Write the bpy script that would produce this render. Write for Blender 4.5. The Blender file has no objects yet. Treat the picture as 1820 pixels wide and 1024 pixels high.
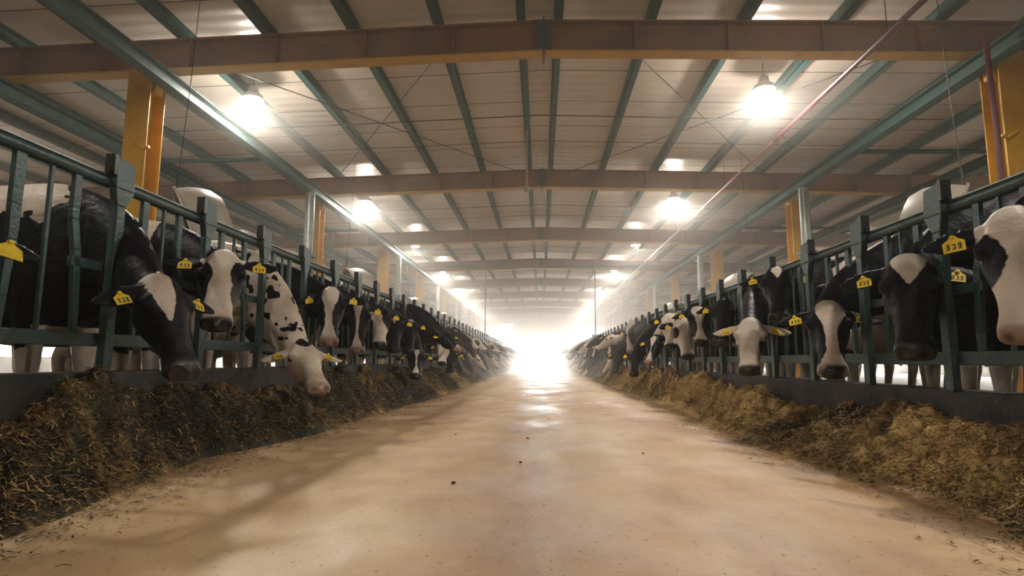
import bpy, bmesh, math, random
import numpy as np
from mathutils import Vector, Matrix
random.seed(7)
PI = math.pi
S = bpy.context.scene
COL = S.collection

# ------------------------------------------------------------------ camera
F_PX, YAW, PITCH, ROLL = 1022.7, 0.0496, 0.1248, 0.0043
CAM = np.array([0.0, 0.0, 0.57])
cy_, sy_ = math.cos(YAW), math.sin(YAW)
_fw0, _rt0, _up0 = np.array([-sy_, cy_, 0]), np.array([cy_, sy_, 0]), np.array([0, 0, 1.0])
cp_, sp_ = math.cos(PITCH), math.sin(PITCH)
FW = cp_*_fw0 + sp_*_up0
_up = -sp_*_fw0 + cp_*_up0
cr_, sr_ = math.cos(ROLL), math.sin(ROLL)
RT = cr_*_rt0 + sr_*_up
UP = -sr_*_rt0 + cr_*_up
cam = bpy.data.cameras.new('camera')
camo = bpy.data.objects.new('camera', cam)
COL.objects.link(camo)
camo.matrix_world = Matrix(((RT[0], UP[0], -FW[0], CAM[0]), (RT[1], UP[1], -FW[1], CAM[1]), (RT[2], UP[2], -FW[2], CAM[2]), (0, 0, 0, 1)))
cam.sensor_width = 36
cam.lens = 36*F_PX/1820
cam.clip_end = 300
cam.clip_start = 0.05
S.camera = camo
S.view_settings.view_transform = 'Standard'
S.view_settings.look = 'None'
S.view_settings.gamma = 1
S.view_settings.use_curve_mapping = False
S.view_settings.exposure = 1.35
S.cycles.use_denoising = True
S.cycles.max_bounces = 6
S.cycles.diffuse_bounces = 3
S.cycles.glossy_bounces = 3
S.cycles.volume_bounces = 1
S.cycles.transparent_max_bounces = 24
S.cycles.sample_clamp_indirect = 6
S.cycles.caustics_reflective = False
S.cycles.caustics_refractive = False

def ray(px, py):
    d = FW + RT*(px-910)/F_PX - UP*(py-512)/F_PX
    return d/np.linalg.norm(d)
def on_x(px, py, X):            # the point of the plane x = X seen at a pixel of the photograph
    d = ray(px, py)
    return CAM + d*(X/d[0])

# ------------------------------------------------------------------ world and daylight
W = bpy.data.worlds.new('world'); S.world = W; W.use_nodes = True
bgn = W.node_tree.nodes['Background']
_n, _l = W.node_tree.nodes, W.node_tree.links
_tc = _n.new('ShaderNodeTexCoord'); _sx = _n.new('ShaderNodeSeparateXYZ'); _l.new(_tc.outputs['Generated'], _sx.inputs[0])
_mr = _n.new('ShaderNodeMapRange'); _mr.inputs[1].default_value = .2; _mr.inputs[2].default_value = .85; _l.new(_sx.outputs['Y'], _mr.inputs[0])
_mx = _n.new('ShaderNodeMix'); _mx.data_type = 'RGBA'; _l.new(_mr.outputs[0], _mx.inputs[0])
_mx.inputs[6].default_value = (.0022, .0036, .0055, 1)      # cool open sky to the sides
_mx.inputs[7].default_value = (1.0, .96, .87, 1)      # bright sky around the low sun beyond the door
_l.new(_mx.outputs[2], bgn.inputs[0]); bgn.inputs[1].default_value = 52.0

def light(name, kind, loc, energy, color=(1, 1, 1), rot=(0, 0, 0), **kw):
    d = bpy.data.lights.new(name, kind); d.energy = energy; d.color = color
    for k, v in kw.items(): setattr(d, k, v)
    o = bpy.data.objects.new(name, d); COL.objects.link(o); o.location = loc; o.rotation_euler = rot
    return o
def portal(name, loc, rot, sx, sy):
    o = light(name, 'AREA', loc, 1, rot=rot, shape='RECTANGLE', size=sx, size_y=sy)
    o.data.cycles.is_portal = True
    return o
Y_END = 55.2
portal('door_portal', (0.35, Y_END+0.3, 1.45), (-PI/2, 0, 0), 4.1, 2.9)
portal('window_portal', (-3.0, Y_END+0.3, 3.6), (-PI/2, 0, 0), 1.3, 1.3)
portal('window_portal', (3.5, Y_END+0.3, 3.6), (-PI/2, 0, 0), 1.3, 1.3)
sun = light('sun', 'SUN', (0, 70, 20), 3.5, (1.0, 0.95, 0.85), angle=math.radians(3))
sun.rotation_euler = Vector((-0.008, -1.0, -0.078)).to_track_quat('-Z', 'Y').to_euler()

# ------------------------------------------------------------------ mesh helpers
def tag(o, label=None, cat=None, group=None, kind=None):
    if label: o['label'] = label
    if cat: o['category'] = cat
    if group: o['group'] = group
    if kind: o['kind'] = kind
    return o
def empty(name, loc, rz=0, label=None, cat=None, group=None):
    o = bpy.data.objects.new(name, None); COL.objects.link(o)
    o.location = loc; o.rotation_euler = (0, 0, rz); o.empty_display_size = 0.1
    return tag(o, label, cat, group)
def copy_tree(o, parent=None):
    c = o.copy(); COL.objects.link(c); c.parent = parent
    for ch in o.children: copy_tree(ch, c)
    return c
class MB:
    """collects boxes, tubes and surfaces of revolution, then links them as ONE mesh object"""
    def __init__(s): s.v = []; s.f = []
    def add(s, v, f):
        n = len(s.v); s.v += [tuple(map(float, p)) for p in v]; s.f += [tuple(i+n for i in q) for q in f]; return s
    def box(s, x0, x1, y0, y1, z0, z1):
        return s.add([(x0,y0,z0),(x1,y0,z0),(x1,y1,z0),(x0,y1,z0),(x0,y0,z1),(x1,y0,z1),(x1,y1,z1),(x0,y1,z1)],
                     [(0,3,2,1),(4,5,6,7),(0,1,5,4),(1,2,6,5),(2,3,7,6),(3,0,4,7)])
    def hexa(s, p): return s.add(p, [(0,3,2,1),(4,5,6,7),(0,1,5,4),(1,2,6,5),(2,3,7,6),(3,0,4,7)])
    def tube(s, pts, r, n=10, caps=True):
        pts = [np.array(p, float) for p in pts]; m = len(pts)
        rr = r if hasattr(r, '__len__') else [r]*m
        V = []; prev = None
        for i, p in enumerate(pts):
            t = pts[min(i+1, m-1)] - pts[max(i-1, 0)]; t = t/np.linalg.norm(t)
            if prev is None:
                a = np.array([0, 0, 1.0]) if abs(t[2]) < 0.9 else np.array([1.0, 0, 0])
            else: a = prev
            u = np.cross(t, a); u /= np.linalg.norm(u); w = np.cross(u, t); prev = w
            for k in range(n):
                q = 2*PI*k/n; V.append(p + rr[i]*(math.cos(q)*u + math.sin(q)*w))
        Fc = []
        for i in range(m-1):
            for k in range(n):
                a = i*n+k; b = i*n+(k+1) % n; Fc.append((a, b, b+n, a+n))
        if caps: Fc.append(tuple(range(n-1, -1, -1))); Fc.append(tuple(range((m-1)*n, m*n)))
        return s.add(V, Fc)
    def lathe(s, prof, c=(0, 0, 0), n=32, axis='z'):
        V = []; Fc = []
        for (r, z) in prof:
            for k in range(n):
                q = 2*PI*k/n; x, y = r*math.cos(q), r*math.sin(q)
                V.append((c[0]+x, c[1]+y, c[2]+z) if axis == 'z' else (c[0]+x, c[1]+z, c[2]+y))
        for i in range(len(prof)-1):
            for k in range(n):
                a = i*n+k; b = i*n+(k+1) % n; Fc.append((a, b, b+n, a+n))
        return s.add(V, Fc)
    def build(s, name, mat, parent=None, smooth=False, bevel=0, loc=None):
        me = bpy.data.meshes.new(name); me.from_pydata(s.v, [], s.f)
        bm = bmesh.new(); bm.from_mesh(me); bmesh.ops.recalc_face_normals(bm, faces=bm.faces); bm.to_mesh(me); bm.free()
        if smooth:
            me.polygons.foreach_set('use_smooth', [True]*len(me.polygons))
            try: me.set_sharp_from_angle(angle=math.radians(35))
            except Exception: pass
        me.materials.append(mat)
        o = bpy.data.objects.new(name, me); COL.objects.link(o); o.parent = parent
        if loc: o.location = loc
        if bevel:
            b = o.modifiers.new('bevel', 'BEVEL'); b.width = bevel; b.segments = 2; b.limit_method = 'ANGLE'
        return o
def struct(o): o['kind'] = 'structure'; return o

# value noise used for patches and piles
_rs = np.random.RandomState(5); _T = _rs.rand(64, 64, 64).astype(np.float32)
def noise3(p, seed=0):
    p = np.asarray(p, float) + np.array([seed*7.13+11.3, seed*3.71+5.1, seed*1.93+2.7])
    i = np.floor(p).astype(int); f = p-i; f = f*f*(3-2*f); r = 0
    for dx in (0, 1):
        for dy in (0, 1):
            for dz in (0, 1):
                w = (f[:, 0] if dx else 1-f[:, 0])*(f[:, 1] if dy else 1-f[:, 1])*(f[:, 2] if dz else 1-f[:, 2])
                r = r + w*_T[(i[:, 0]+dx) % 64, (i[:, 1]+dy) % 64, (i[:, 2]+dz) % 64]
    return r
def fbm(p, seed=0, o=3):
    r = 0; a = 1; t = 0
    for k in range(o): r = r + a*noise3(p*(2**k), seed+k*3); t += a; a *= .5
    return r/t

# ------------------------------------------------------------------ materials
MATS = {}
def mat(name, col=(.5, .5, .5), rough=.5, metal=0, col2=None, scale=4, lo=.4, hi=.6, bump=0, bscale=40, emit=None, estr=0, detail=4, stretch=None, spec=.5):
    m = bpy.data.materials.new(name); m.use_nodes = True; nt = m.node_tree; N = nt.nodes; L = nt.links
    b = N['Principled BSDF']; b.inputs['Base Color'].default_value = (*col, 1); b.inputs['Roughness'].default_value = rough
    b.inputs['Metallic'].default_value = metal; b.inputs['Specular IOR Level'].default_value = spec
    tc = N.new('ShaderNodeTexCoord'); src = tc.outputs['Object']
    if stretch:
        mp = N.new('ShaderNodeMapping'); mp.inputs['Scale'].default_value = stretch; L.new(src, mp.inputs[0]); src = mp.outputs[0]
    if col2:
        n = N.new('ShaderNodeTexNoise'); n.inputs['Scale'].default_value = scale; n.inputs['Detail'].default_value = detail; L.new(src, n.inputs[0])
        r = N.new('ShaderNodeValToRGB'); r.color_ramp.elements[0].position = lo; r.color_ramp.elements[1].position = hi
        r.color_ramp.elements[0].color = (*col, 1); r.color_ramp.elements[1].color = (*col2, 1)
        L.new(n.outputs[0], r.inputs[0]); L.new(r.outputs[0], b.inputs['Base Color'])
    if bump:
        n2 = N.new('ShaderNodeTexNoise'); n2.inputs['Scale'].default_value = bscale; n2.inputs['Detail'].default_value = 3; L.new(src, n2.inputs[0])
        bp = N.new('ShaderNodeBump'); bp.inputs['Strength'].default_value = bump; bp.inputs['Distance'].default_value = .02
        L.new(n2.outputs[0], bp.inputs['Height']); L.new(bp.outputs[0], b.inputs['Normal'])
    if emit: b.inputs['Emission Color'].default_value = (*emit, 1); b.inputs['Emission Strength'].default_value = estr
    MATS[name] = m
    return m
teal = mat('teal_paint', (.032, .100, .094), .62, 0, (.055, .115, .105), 9, .45, .75, .15, 30)
teal_dk = mat('teal_fence', (.036, .074, .076), .36, .2, (.060, .080, .072), 14, .5, .8, .2, 60)
galv = mat('galvanised_pipe', (.22, .26, .25), .4, .3, (.30, .33, .31), 12)
yellow = mat('yellow_paint', (.60, .34, .03), .5, 0, (.47, .25, .035), 3, .4, .7, .1, 20)
rafter_m = mat('rafter_paint', (.26, .125, .055), .55, 0, (.15, .08, .05), 1.6, .4, .65, .1, 20)
concrete_dk = mat('curb_concrete', (.016, .016, .018), .75, 0, (.035, .032, .030), 5, .4, .7, .5, 25)
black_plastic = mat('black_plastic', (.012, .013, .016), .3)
white_plastic = mat('pale_plastic', (.40, .36, .30), .45, 0, (.32, .29, .24), 4, .45, .7)
lamp_shell = mat('lamp_housing', (.5, .5, .5), .4, .5)
lamp_lens = mat('lamp_lens', (1, 1, 1), .3, emit=(1.0, .93, .80), estr=45)
wire_m = mat('wire', (.03, .035, .035), .5, .5)
red_pipe = mat('red_pipe', (.14, .022, .034), .4, 0, (.10, .022, .028), 6)
pale_pipe = mat('pale_pipe', (.55, .45, .40), .45)
tag_m = mat('yellow_tag', (.80, .56, .03), .45, 0, (.62, .42, .03), 30, .4, .7)
tag_ink = mat('tag_ink', (.03, .025, .02), .6)
eye_m = mat('eye', (.006, .005, .006), .08)
curtain = mat('side_curtain', (.34, .29, .23), .7, 0, (.27, .23, .19), 2, .4, .7)
slat_floor = mat('slat_floor', (.16, .125, .09), .6, 0, (.09, .075, .06), 2.5, .35, .65, .5, 18)
wall_m = mat('end_wall', (.42, .38, .33), .7, 0, (.35, .31, .27), 2)

def roof_material():
    m = mat('roof_sheet', (.80, .70, .60), .40, .0, (.68, .59, .50), .7, .35, .7)
    nt = m.node_tree; N = nt.nodes; L = nt.links; b = N['Principled BSDF']
    tc = N.new('ShaderNodeTexCoord'); sx = N.new('ShaderNodeSeparateXYZ'); L.new(tc.outputs['Object'], sx.inputs[0])
    # sheet ribs run down the slope: height wave along Y, and a dark lap line each metre
    mu = N.new('ShaderNodeMath'); mu.operation = 'MULTIPLY'; mu.inputs[1].default_value = 2*PI/0.25; L.new(sx.outputs['Y'], mu.inputs[0])
    si = N.new('ShaderNodeMath'); si.operation = 'SINE'; L.new(mu.outputs[0], si.inputs[0])
    n = N.new('ShaderNodeTexNoise'); n.inputs['Scale'].default_value = .8; L.new(tc.outputs['Object'], n.inputs[0])
    ad = N.new('ShaderNodeMath'); ad.operation = 'MULTIPLY_ADD'; ad.inputs[1].default_value = 2.5; L.new(n.outputs[0], ad.inputs[0]); L.new(si.outputs[0], ad.inputs[2])
    bp = N.new('ShaderNodeBump'); bp.inputs['Strength'].default_value = .3; bp.inputs['Distance'].default_value = .010
    L.new(ad.outputs[0], bp.inputs['Height']); L.new(bp.outputs[0], b.inputs['Normal'])
    fr = N.new('ShaderNodeMath'); fr.operation = 'PINGPONG'; fr.inputs[1].default_value = .55; L.new(sx.outputs['Y'], fr.inputs[0])
    lt = N.new('ShaderNodeMath'); lt.operation = 'LESS_THAN'; lt.inputs[1].default_value = .012; L.new(fr.outputs[0], lt.inputs[0])
    ramp = [x for x in N if x.type == 'VALTORGB'][0]
    mx = N.new('ShaderNodeMix'); mx.data_type = 'RGBA'; L.new(lt.outputs[0], mx.inputs[0]); L.new(ramp.outputs[0], mx.inputs[6]); mx.inputs[7].default_value = (.10, .08, .07, 1)
    L.new(mx.outputs[2], b.inputs['Base Color'])
    return m
roof_m = roof_material()

def floor_material():
    m = mat('aisle_concrete', (.50, .36, .245), .5)
    nt = m.node_tree; N = nt.nodes; L = nt.links; b = N['Principled BSDF']
    tc = N.new('ShaderNodeTexCoord')
    def nz(scale, detail, st=None, rough=.5):
        src = tc.outputs['Object']
        if st: mp = N.new('ShaderNodeMapping'); mp.inputs['Scale'].default_value = st; L.new(src, mp.inputs[0]); src = mp.outputs[0]
        n = N.new('ShaderNodeTexNoise'); n.inputs['Scale'].default_value = scale; n.inputs['Detail'].default_value = detail; n.inputs['Roughness'].default_value = rough
        L.new(src, n.inputs[0]); return n.outputs[0]
    def ramp(src, els):
        r = N.new('ShaderNodeValToRGB')
        while len(r.color_ramp.elements) < len(els): r.color_ramp.elements.new(.5)
        for e, (p, c) in zip(r.color_ramp.elements, els): e.position = p; e.color = c if len(c) == 4 else (*c, 1)
        L.new(src, r.inputs[0]); return r.outputs[0]
    def mix(f, a, c, t='MIX'):
        x = N.new('ShaderNodeMix'); x.data_type = 'RGBA'; x.blend_type = t
        if isinstance(f, float): x.inputs[0].default_value = f
        else: L.new(f, x.inputs[0])
        L.new(a, x.inputs[6]); L.new(c, x.inputs[7]); return x.outputs[2]
    # worn grey driving lane in the middle, ochre dust towards the feed
    sx = N.new('ShaderNodeSeparateXYZ'); L.new(tc.outputs['Object'], sx.inputs[0])
    ab = N.new('ShaderNodeMath'); ab.operation = 'ABSOLUTE'; L.new(sx.outputs['X'], ab.inputs[0])
    wob = N.new('ShaderNodeMath'); wob.operation = 'MULTIPLY_ADD'; wob.inputs[1].default_value = 1.3; L.new(nz(1.1, 3), wob.inputs[0]); L.new(ab.outputs[0], wob.inputs[2])
    lane = ramp(wob.outputs[0], [(.62/1.0*.9, (0, 0, 0)), (1.0, (1, 1, 1))])
    base = ramp(nz(1.5, 8, (1, .45, 1), .68), [(.36, (.40, .32, .28)), (.5, (.60, .50, .42)), (.64, (.76, .68, .60))])
    dust = ramp(nz(3, 5), [(.3, (.52, .36, .20)), (.7, (.68, .50, .30))])
    c = mix(lane, base, dust)
    stain = ramp(nz(.9, 4, (1.2, .25, 1)), [(.38, (.64, .52, .47)), (.62, (1, 1, 1))])
    c = mix(.9, c, stain, 'MULTIPLY')
    spk = ramp(nz(55, 2), [(.64, (1, 1, 1)), (.72, (.35, .27, .22))])
    c = mix(.8, c, spk, 'MULTIPLY')
    L.new(c, b.inputs['Base Color'])
    rg = ramp(nz(1.6, 5, (1, .5, 1), .65), [(.32, (.33, .33, .33)), (.66, (.78, .78, .78))])
    L.new(rg, b.inputs['Roughness'])
    bp = N.new('ShaderNodeBump'); bp.inputs['Strength'].default_value = .16; bp.inputs['Distance'].default_value = .01
    L.new(nz(9, 6, (1, .6, 1), .6), bp.inputs['Height']); L.new(bp.outputs[0], b.inputs['Normal'])
    return m
aisle_m = floor_material()

def feed_material():
    m = mat('feed', (.1, .08, .03), .85)
    nt = m.node_tree; N = nt.nodes; L = nt.links; b = N['Principled BSDF']
    at = N.new('ShaderNodeAttribute'); at.attribute_name = 'tone'
    r = N.new('ShaderNodeValToRGB'); E = r.color_ramp.elements
    E.new(.35); E.new(.65)
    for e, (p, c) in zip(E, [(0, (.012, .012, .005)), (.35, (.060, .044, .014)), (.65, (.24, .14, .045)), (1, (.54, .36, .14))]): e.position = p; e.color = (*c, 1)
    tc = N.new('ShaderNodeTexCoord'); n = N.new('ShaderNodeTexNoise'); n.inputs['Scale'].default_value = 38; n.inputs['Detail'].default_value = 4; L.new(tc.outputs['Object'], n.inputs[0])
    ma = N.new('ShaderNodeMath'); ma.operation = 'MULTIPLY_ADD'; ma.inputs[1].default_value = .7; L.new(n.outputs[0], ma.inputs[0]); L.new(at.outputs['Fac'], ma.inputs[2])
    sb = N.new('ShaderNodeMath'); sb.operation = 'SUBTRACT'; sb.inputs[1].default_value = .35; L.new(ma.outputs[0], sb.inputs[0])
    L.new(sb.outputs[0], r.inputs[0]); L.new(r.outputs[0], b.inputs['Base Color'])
    bp = N.new('ShaderNodeBump'); bp.inputs['Strength'].default_value = .8; bp.inputs['Distance'].default_value = .02; L.new(n.outputs[0], bp.inputs['Height']); L.new(bp.outputs[0], b.inputs['Normal'])
    return m
feed_m = feed_material()

def coat_material():
    m = mat('cow_coat', (.02, .02, .02), .5)
    nt = m.node_tree; N = nt.nodes; L = nt.links; b = N['Principled BSDF']
    def attr(nm): a = N.new('ShaderNodeAttribute'); a.attribute_name = nm; return a.outputs['Fac']
    tc = N.new('ShaderNodeTexCoord')
    n = N.new('ShaderNodeTexNoise'); n.inputs['Scale'].default_value = 45; n.inputs['Detail'].default_value = 2; L.new(tc.outputs['Object'], n.inputs[0])
    nl = N.new('ShaderNodeTexNoise'); nl.inputs['Scale'].default_value = 5; nl.inputs['Detail'].default_value = 4; L.new(tc.outputs['Object'], nl.inputs[0])
    ad = N.new('ShaderNodeMath'); ad.operation = 'MULTIPLY_ADD'; ad.inputs[1].default_value = .018; L.new(n.outputs[0], ad.inputs[0]); L.new(attr('white'), ad.inputs[2])
    mr = N.new('ShaderNodeMapRange'); mr.inputs[1].default_value = .006; mr.inputs[2].default_value = .013; L.new(ad.outputs[0], mr.inputs[0])
    wr = N.new('ShaderNodeValToRGB'); wr.color_ramp.elements[0].color = (.44, .35, .27, 1); wr.color_ramp.elements[1].color = (.62, .55, .47, 1)
    wr.color_ramp.elements[0].position = .3; wr.color_ramp.elements[1].position = .6; L.new(nl.outputs[0], wr.inputs[0])
    mx = N.new('ShaderNodeMix'); mx.data_type = 'RGBA'; mx.inputs[6].default_value = (.004, .0052, .009, 1); L.new(mr.outputs[0], mx.inputs[0]); L.new(wr.outputs[0], mx.inputs[7])
    m2 = N.new('ShaderNodeMix'); m2.data_type = 'RGBA'; L.new(attr('pink'), m2.inputs[0]); L.new(mx.outputs[2], m2.inputs[6]); m2.inputs[7].default_value = (.28, .17, .14, 1)
    m3 = N.new('ShaderNodeMix'); m3.data_type = 'RGBA'; L.new(attr('dark'), m3.inputs[0]); L.new(m2.outputs[2], m3.inputs[6]); m3.inputs[7].default_value = (.012, .010, .011, 1)
    L.new(m3.outputs[2], b.inputs['Base Color'])
    mxr = N.new('ShaderNodeMath'); mxr.operation = 'MAXIMUM'; L.new(attr('dark'), mxr.inputs[0]); L.new(attr('pink'), mxr.inputs[1])
    rr = N.new('ShaderNodeMapRange'); rr.inputs[3].default_value = .46; rr.inputs[4].default_value = .27; L.new(mxr.outputs[0], rr.inputs[0]); L.new(rr.outputs[0], b.inputs['Roughness'])
    sr = N.new('ShaderNodeMapRange'); sr.inputs[3].default_value = .12; sr.inputs[4].default_value = .5; L.new(mxr.outputs[0], sr.inputs[0]); L.new(sr.outputs[0], b.inputs['Specular IOR Level'])
    b.inputs['Roughness'].default_value = .46; b.inputs['Specular IOR Level'].default_value = .12
    nb = N.new('ShaderNodeTexNoise'); nb.inputs['Scale'].default_value = 15; nb.inputs['Detail'].default_value = 5; L.new(tc.outputs['Object'], nb.inputs[0])
    bp = N.new('ShaderNodeBump'); bp.inputs['Strength'].default_value = .6; bp.inputs['Distance'].default_value = .022; L.new(nb.outputs[0], bp.inputs['Height']); L.new(bp.outputs[0], b.inputs['Normal'])
    return m
coat_m = coat_material()

# ------------------------------------------------------------------ structure
Y0F, BAY = 7.225, 6.0
FRAMES = [Y0F+BAY*n for n in range(-2, 9)]
HR, SL, XRIDGE = 4.61, .0292, .05
XL, XRC = -5.37, 5.87              # column rows
XFL, XFR = -2.22, 2.08             # feed fences
XW = 14.5                          # side walls
def zroof(x): return HR - SL*abs(x-XRIDGE)      # underside of the rafters
def slab(name, P, m, th=None):
    return struct(MB().hexa(P).build(name, m))
m = MB().box(-2.3, 2.2, -9, Y_END, -.1, 0); struct(m.build('floor', aisle_m))
struct(MB().box(-XW, -2.3, -9, Y_END, -.1, .12).build('floor.001', slat_floor))
struct(MB().box(2.2, XW, -9, Y_END, -.1, .10).build('floor.002', slat_floor))
struct(MB().box(-2.36, -2.18, -9, Y_END-.1, 0, .505).build('trim_1', concrete_dk, bevel=.012))
struct(MB().box(2.04, 2.22, -9, Y_END-.1, 0, .432).build('trim_2', concrete_dk, bevel=.012))
TOPZ = .44
zc, zl, zr = HR+TOPZ+.17, zroof(-XW)+TOPZ+.17, zroof(XW)+TOPZ+.17
rb = MB()
rb.hexa([(-XW, -9, zl), (XRIDGE, -9, zc), (XRIDGE, Y_END, zc), (-XW, Y_END, zl), (-XW, -9, zl+.08), (XRIDGE, -9, zc+.08), (XRIDGE, Y_END, zc+.08), (-XW, Y_END, zl+.08)])
rb.hexa([(XRIDGE, -9, zc), (XW, -9, zr), (XW, Y_END, zr), (XRIDGE, Y_END, zc), (XRIDGE, -9, zc+.08), (XW, -9, zr+.08), (XW, Y_END, zr+.08), (XRIDGE, Y_END, zc+.08)])
struct(rb.build('ceiling', roof_m))
for sd, nm in ((-1, 'wall_left'), (1, 'wall_right')):
    x0, x1 = sorted((sd*XW, sd*(XW+.15)))
    struct(MB().box(x0, x1, -9, Y_END, 0, .62).box(x0, x1, -9, Y_END, .95, 5.2).build(nm, curtain))
    portal('side_portal', (sd*(XW+.2), 23, .93), (0, PI/2 if sd > 0 else -PI/2, 0), .34, 64)
struct(MB().box(-XW, XW, -9.15, -9, 0, 5.4).build('wall_back', wall_m))
D0, D1, DH = -1.68, 2.42, 2.95
ew = MB()
yA, yB = Y_END, Y_END+.2
ew.box(-XW, D0, yA, yB, 0, 2.95).box(D1, XW, yA, yB, 0, 2.95)
ew.box(-XW, -3.6, yA, yB, 2.95, 4.05).box(-2.65, 3.05, yA, yB, 2.95, 4.05).box(4.0, XW, yA, yB, 2.95, 4.05).box(-XW, XW, yA, yB, 4.05, 5.6)
struct(ew.build('wall_front', wall_m))
df = MB().box(D0, D0+.08, yA-.04, yB, 0, DH).box(D1-.08, D1, yA-.04, yB, 0, DH).box(D0, D1, yA-.04, yB, DH-.08, DH)
struct(df.build('door_1', teal))
for i, (a, c) in enumerate(((-3.6, -2.65), (3.05, 4.0))):
    w = MB()
    w.box(a, a+.05, yA-.02, yB, 2.95, 4.05).box(c-.05, c, yA-.02, yB, 2.95, 4.05).box(a, c, yA-.02, yB, 2.95, 3.0).box(a, c, yA-.02, yB, 4.0, 4.05).box((a+c)/2-.02, (a+c)/2+.02, yA, yB, 3, 4.0)
    struct(w.build('window_%d' % (i+1), teal))
struct(MB().box(-60, 60, Y_END+.2, 130, -.12, -.02).box(-60, -XW-.15, -30, Y_END+.2, -.12, -.02).box(XW+.15, 60, -30, Y_END+.2, -.12, -.02).build('ground', mat('yard', (.45, .40, .33), .9)))

ORD = ['first', 'second', 'third', 'fourth', 'fifth', 'sixth', 'seventh', 'eighth', 'ninth', 'tenth', 'eleventh', 'twelfth']
SIDE = {-1: 'left', 1: 'right'}
def flank(x0, z0, x1, z1, y, w): return [(x0, y-w/2, z0), (x1, y-w/2, z1), (x1, y+w/2, z1), (x0, y+w/2, z0)]
for n, y in enumerate(FRAMES):
    if y < 0: continue
    root = empty('roof_rafter', (XRIDGE, y, HR), label=('brown-yellow steel rafter spanning the barn, %s frame counted from the camera' % ORD[max(0, n-2)]) if n >= 2 else 'brown-yellow steel rafter above and behind the camera', cat='rafter', group='steel roof rafters')
    def rz(x): return -SL*abs(x)
    for part in ('web', 'bottom_flange', 'top_flange'):
        b = MB()
        for xa, xb in ((-XW+.1, 0), (0, XW-.1)):
            if part == 'web': z0, z1, w = .02, TOPZ-.02, .025
            elif part == 'bottom_flange': z0, z1, w = 0, .02, .20
            else: z0, z1, w = TOPZ-.02, TOPZ, .20
            b.hexa(flank(xa, rz(xa)+z0, xb, rz(xb)+z0, 0, w) + flank(xa, rz(xa)+z1, xb, rz(xb)+z1, 0, w))
        b.build(part, yellow if part == 'bottom_flange' else rafter_m, root)
    st = MB().box(-.006, .006, -.095, .095, .02, TOPZ-.02).build('stiffener', rafter_m, root)
    for k in range(-7, 8):
        if k == 0: continue
        c = st
        if k != -7: c = st.copy(); COL.objects.link(c); c.parent = root
        c.location = (k*1.2, 0, rz(k*1.2))
    ap = MB().box(-.012, .012, -.14, .14, -.07, TOPZ+.02).box(-.10, .10, -.125, -.10, .02, TOPZ-.02)
    ap.build('apex_plate', teal_dk, root)
    for sd, xc in ((-1, XL), (1, XRC)):
        zt = zroof(xc)
        c = empty('steel_column', (xc, y, .1), label='yellow steel H column under the %s rafter on the %s side' % (ORD[max(0, n-2)], SIDE[sd]) if n >= 2 else 'yellow steel column beside the camera on the %s' % SIDE[sd], cat='column', group='yellow steel columns')
        H = zt-.1
        MB().box(-.16, .16, -.155, -.14, 0, H).box(-.16, .16, .14, .155, 0, H).box(-.008, .008, -.14, .14, 0, H).build('shaft', yellow, c)
        MB().box(-.22, .22, -.22, .22, 0, .025).build('base_plate', yellow, c)
        hn = MB().hexa([(-sd*-.16, -.08, H-.30), (-sd*.16, -.08, H-.30), (-sd*.16, .08, H-.30), (-sd*-.16, .08, H-.30), (-sd*-.16, -.08, H-.002), (-sd*.22, -.08, H-.002), (-sd*.22, .08, H-.002), (-sd*-.16, .08, H-.002)])
        hn.build('haunch', yellow, c)
        if n == 2:
            tb = MB().tube([(-sd*.02, -.17, H-1.05), (-sd*.17, -.2, H-1.15), (-sd*.24, -.2, H-1.12)], .022, 8)
            tb.build('pipe_stub', yellow, c)

# purlins: one long member each, resting on the rafters
def lip_c(b, x, z, w, h, y0, y1, t=.012):
    b.box(x-w/2, x+w/2, y0, y1, z, z+t).box(x-w/2, x-w/2+t, y0, y1, z, z+h).box(x-w/2, x+w/2, y0, y1, z+h-t, z+h)
px_list = [(-.25, 'left of the ridge')] + [(.25, 'right of the ridge')]
for k in range(1, 12):
    px_list.append((-.25-1.17*k+.05, k)); px_list.append((.25+1.22*k, k))
for x, k in px_list:
    if abs(x) > XW-.3: continue
    z = zroof(x)+TOPZ
    b = MB(); lip_c(b, 0, 0, .11, .17, 0, Y_END+9)
    lab = 'teal steel purlin just %s line' % k if isinstance(k, str) else 'teal steel roof purlin, %s one %s of the ridge pair' % (ORD[k-1], 'left' if x < 0 else 'right')
    tag(b.build('roof_purlin', teal, loc=(x, -9, z)), lab, 'purlin', 'teal roof purlins')
# big longitudinal beams
def ibeam(x, z, w, h, lab):
    r = empty('beam', (x, -9, z), label=lab, cat='beam', group='long teal beams below the rafters')
    L_ = Y_END+9
    MB().box(-w/2, w/2, 0, L_, -.0, .016).build('bottom_flange', teal, r)
    MB().box(-.008, .008, 0, L_, .016, h-.016).build('web', teal, r)
    MB().box(-w/2, w/2, 0, L_, h-.016, h).build('top_flange', teal, r)
ibeam(-5.08, zroof(-5.08)-.22, .17, .20, 'long teal steel beam running down the left columns, on their aisle side')
ibeam(5.58, zroof(5.58)-.22, .17, .20, 'long teal steel beam running down the right columns, on their aisle side')
ibeam(-7.45, zroof(-7.45)-.22, .20, .20, 'long teal steel beam outside the left columns, over the stalls')
ibeam(8.25, zroof(8.25)-.22, .20, .20, 'long teal steel beam outside the right columns, over the stalls')
for n in range(8):
    y = 10.25+6*n
    for sd, xa, xb in ((-1, -5.08, -7.45), (1, 5.58, 8.25)):
        z = zroof(xa)-.13
        tag(MB().tube([(xa, y, z), (xb, y, z-.03)], .045, 8).build('cross_tube', teal, smooth=True), 'teal cross tube joining the two long beams on the %s, %s bay' % (SIDE[sd], ORD[n]), 'tube', 'teal cross tubes')
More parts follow.
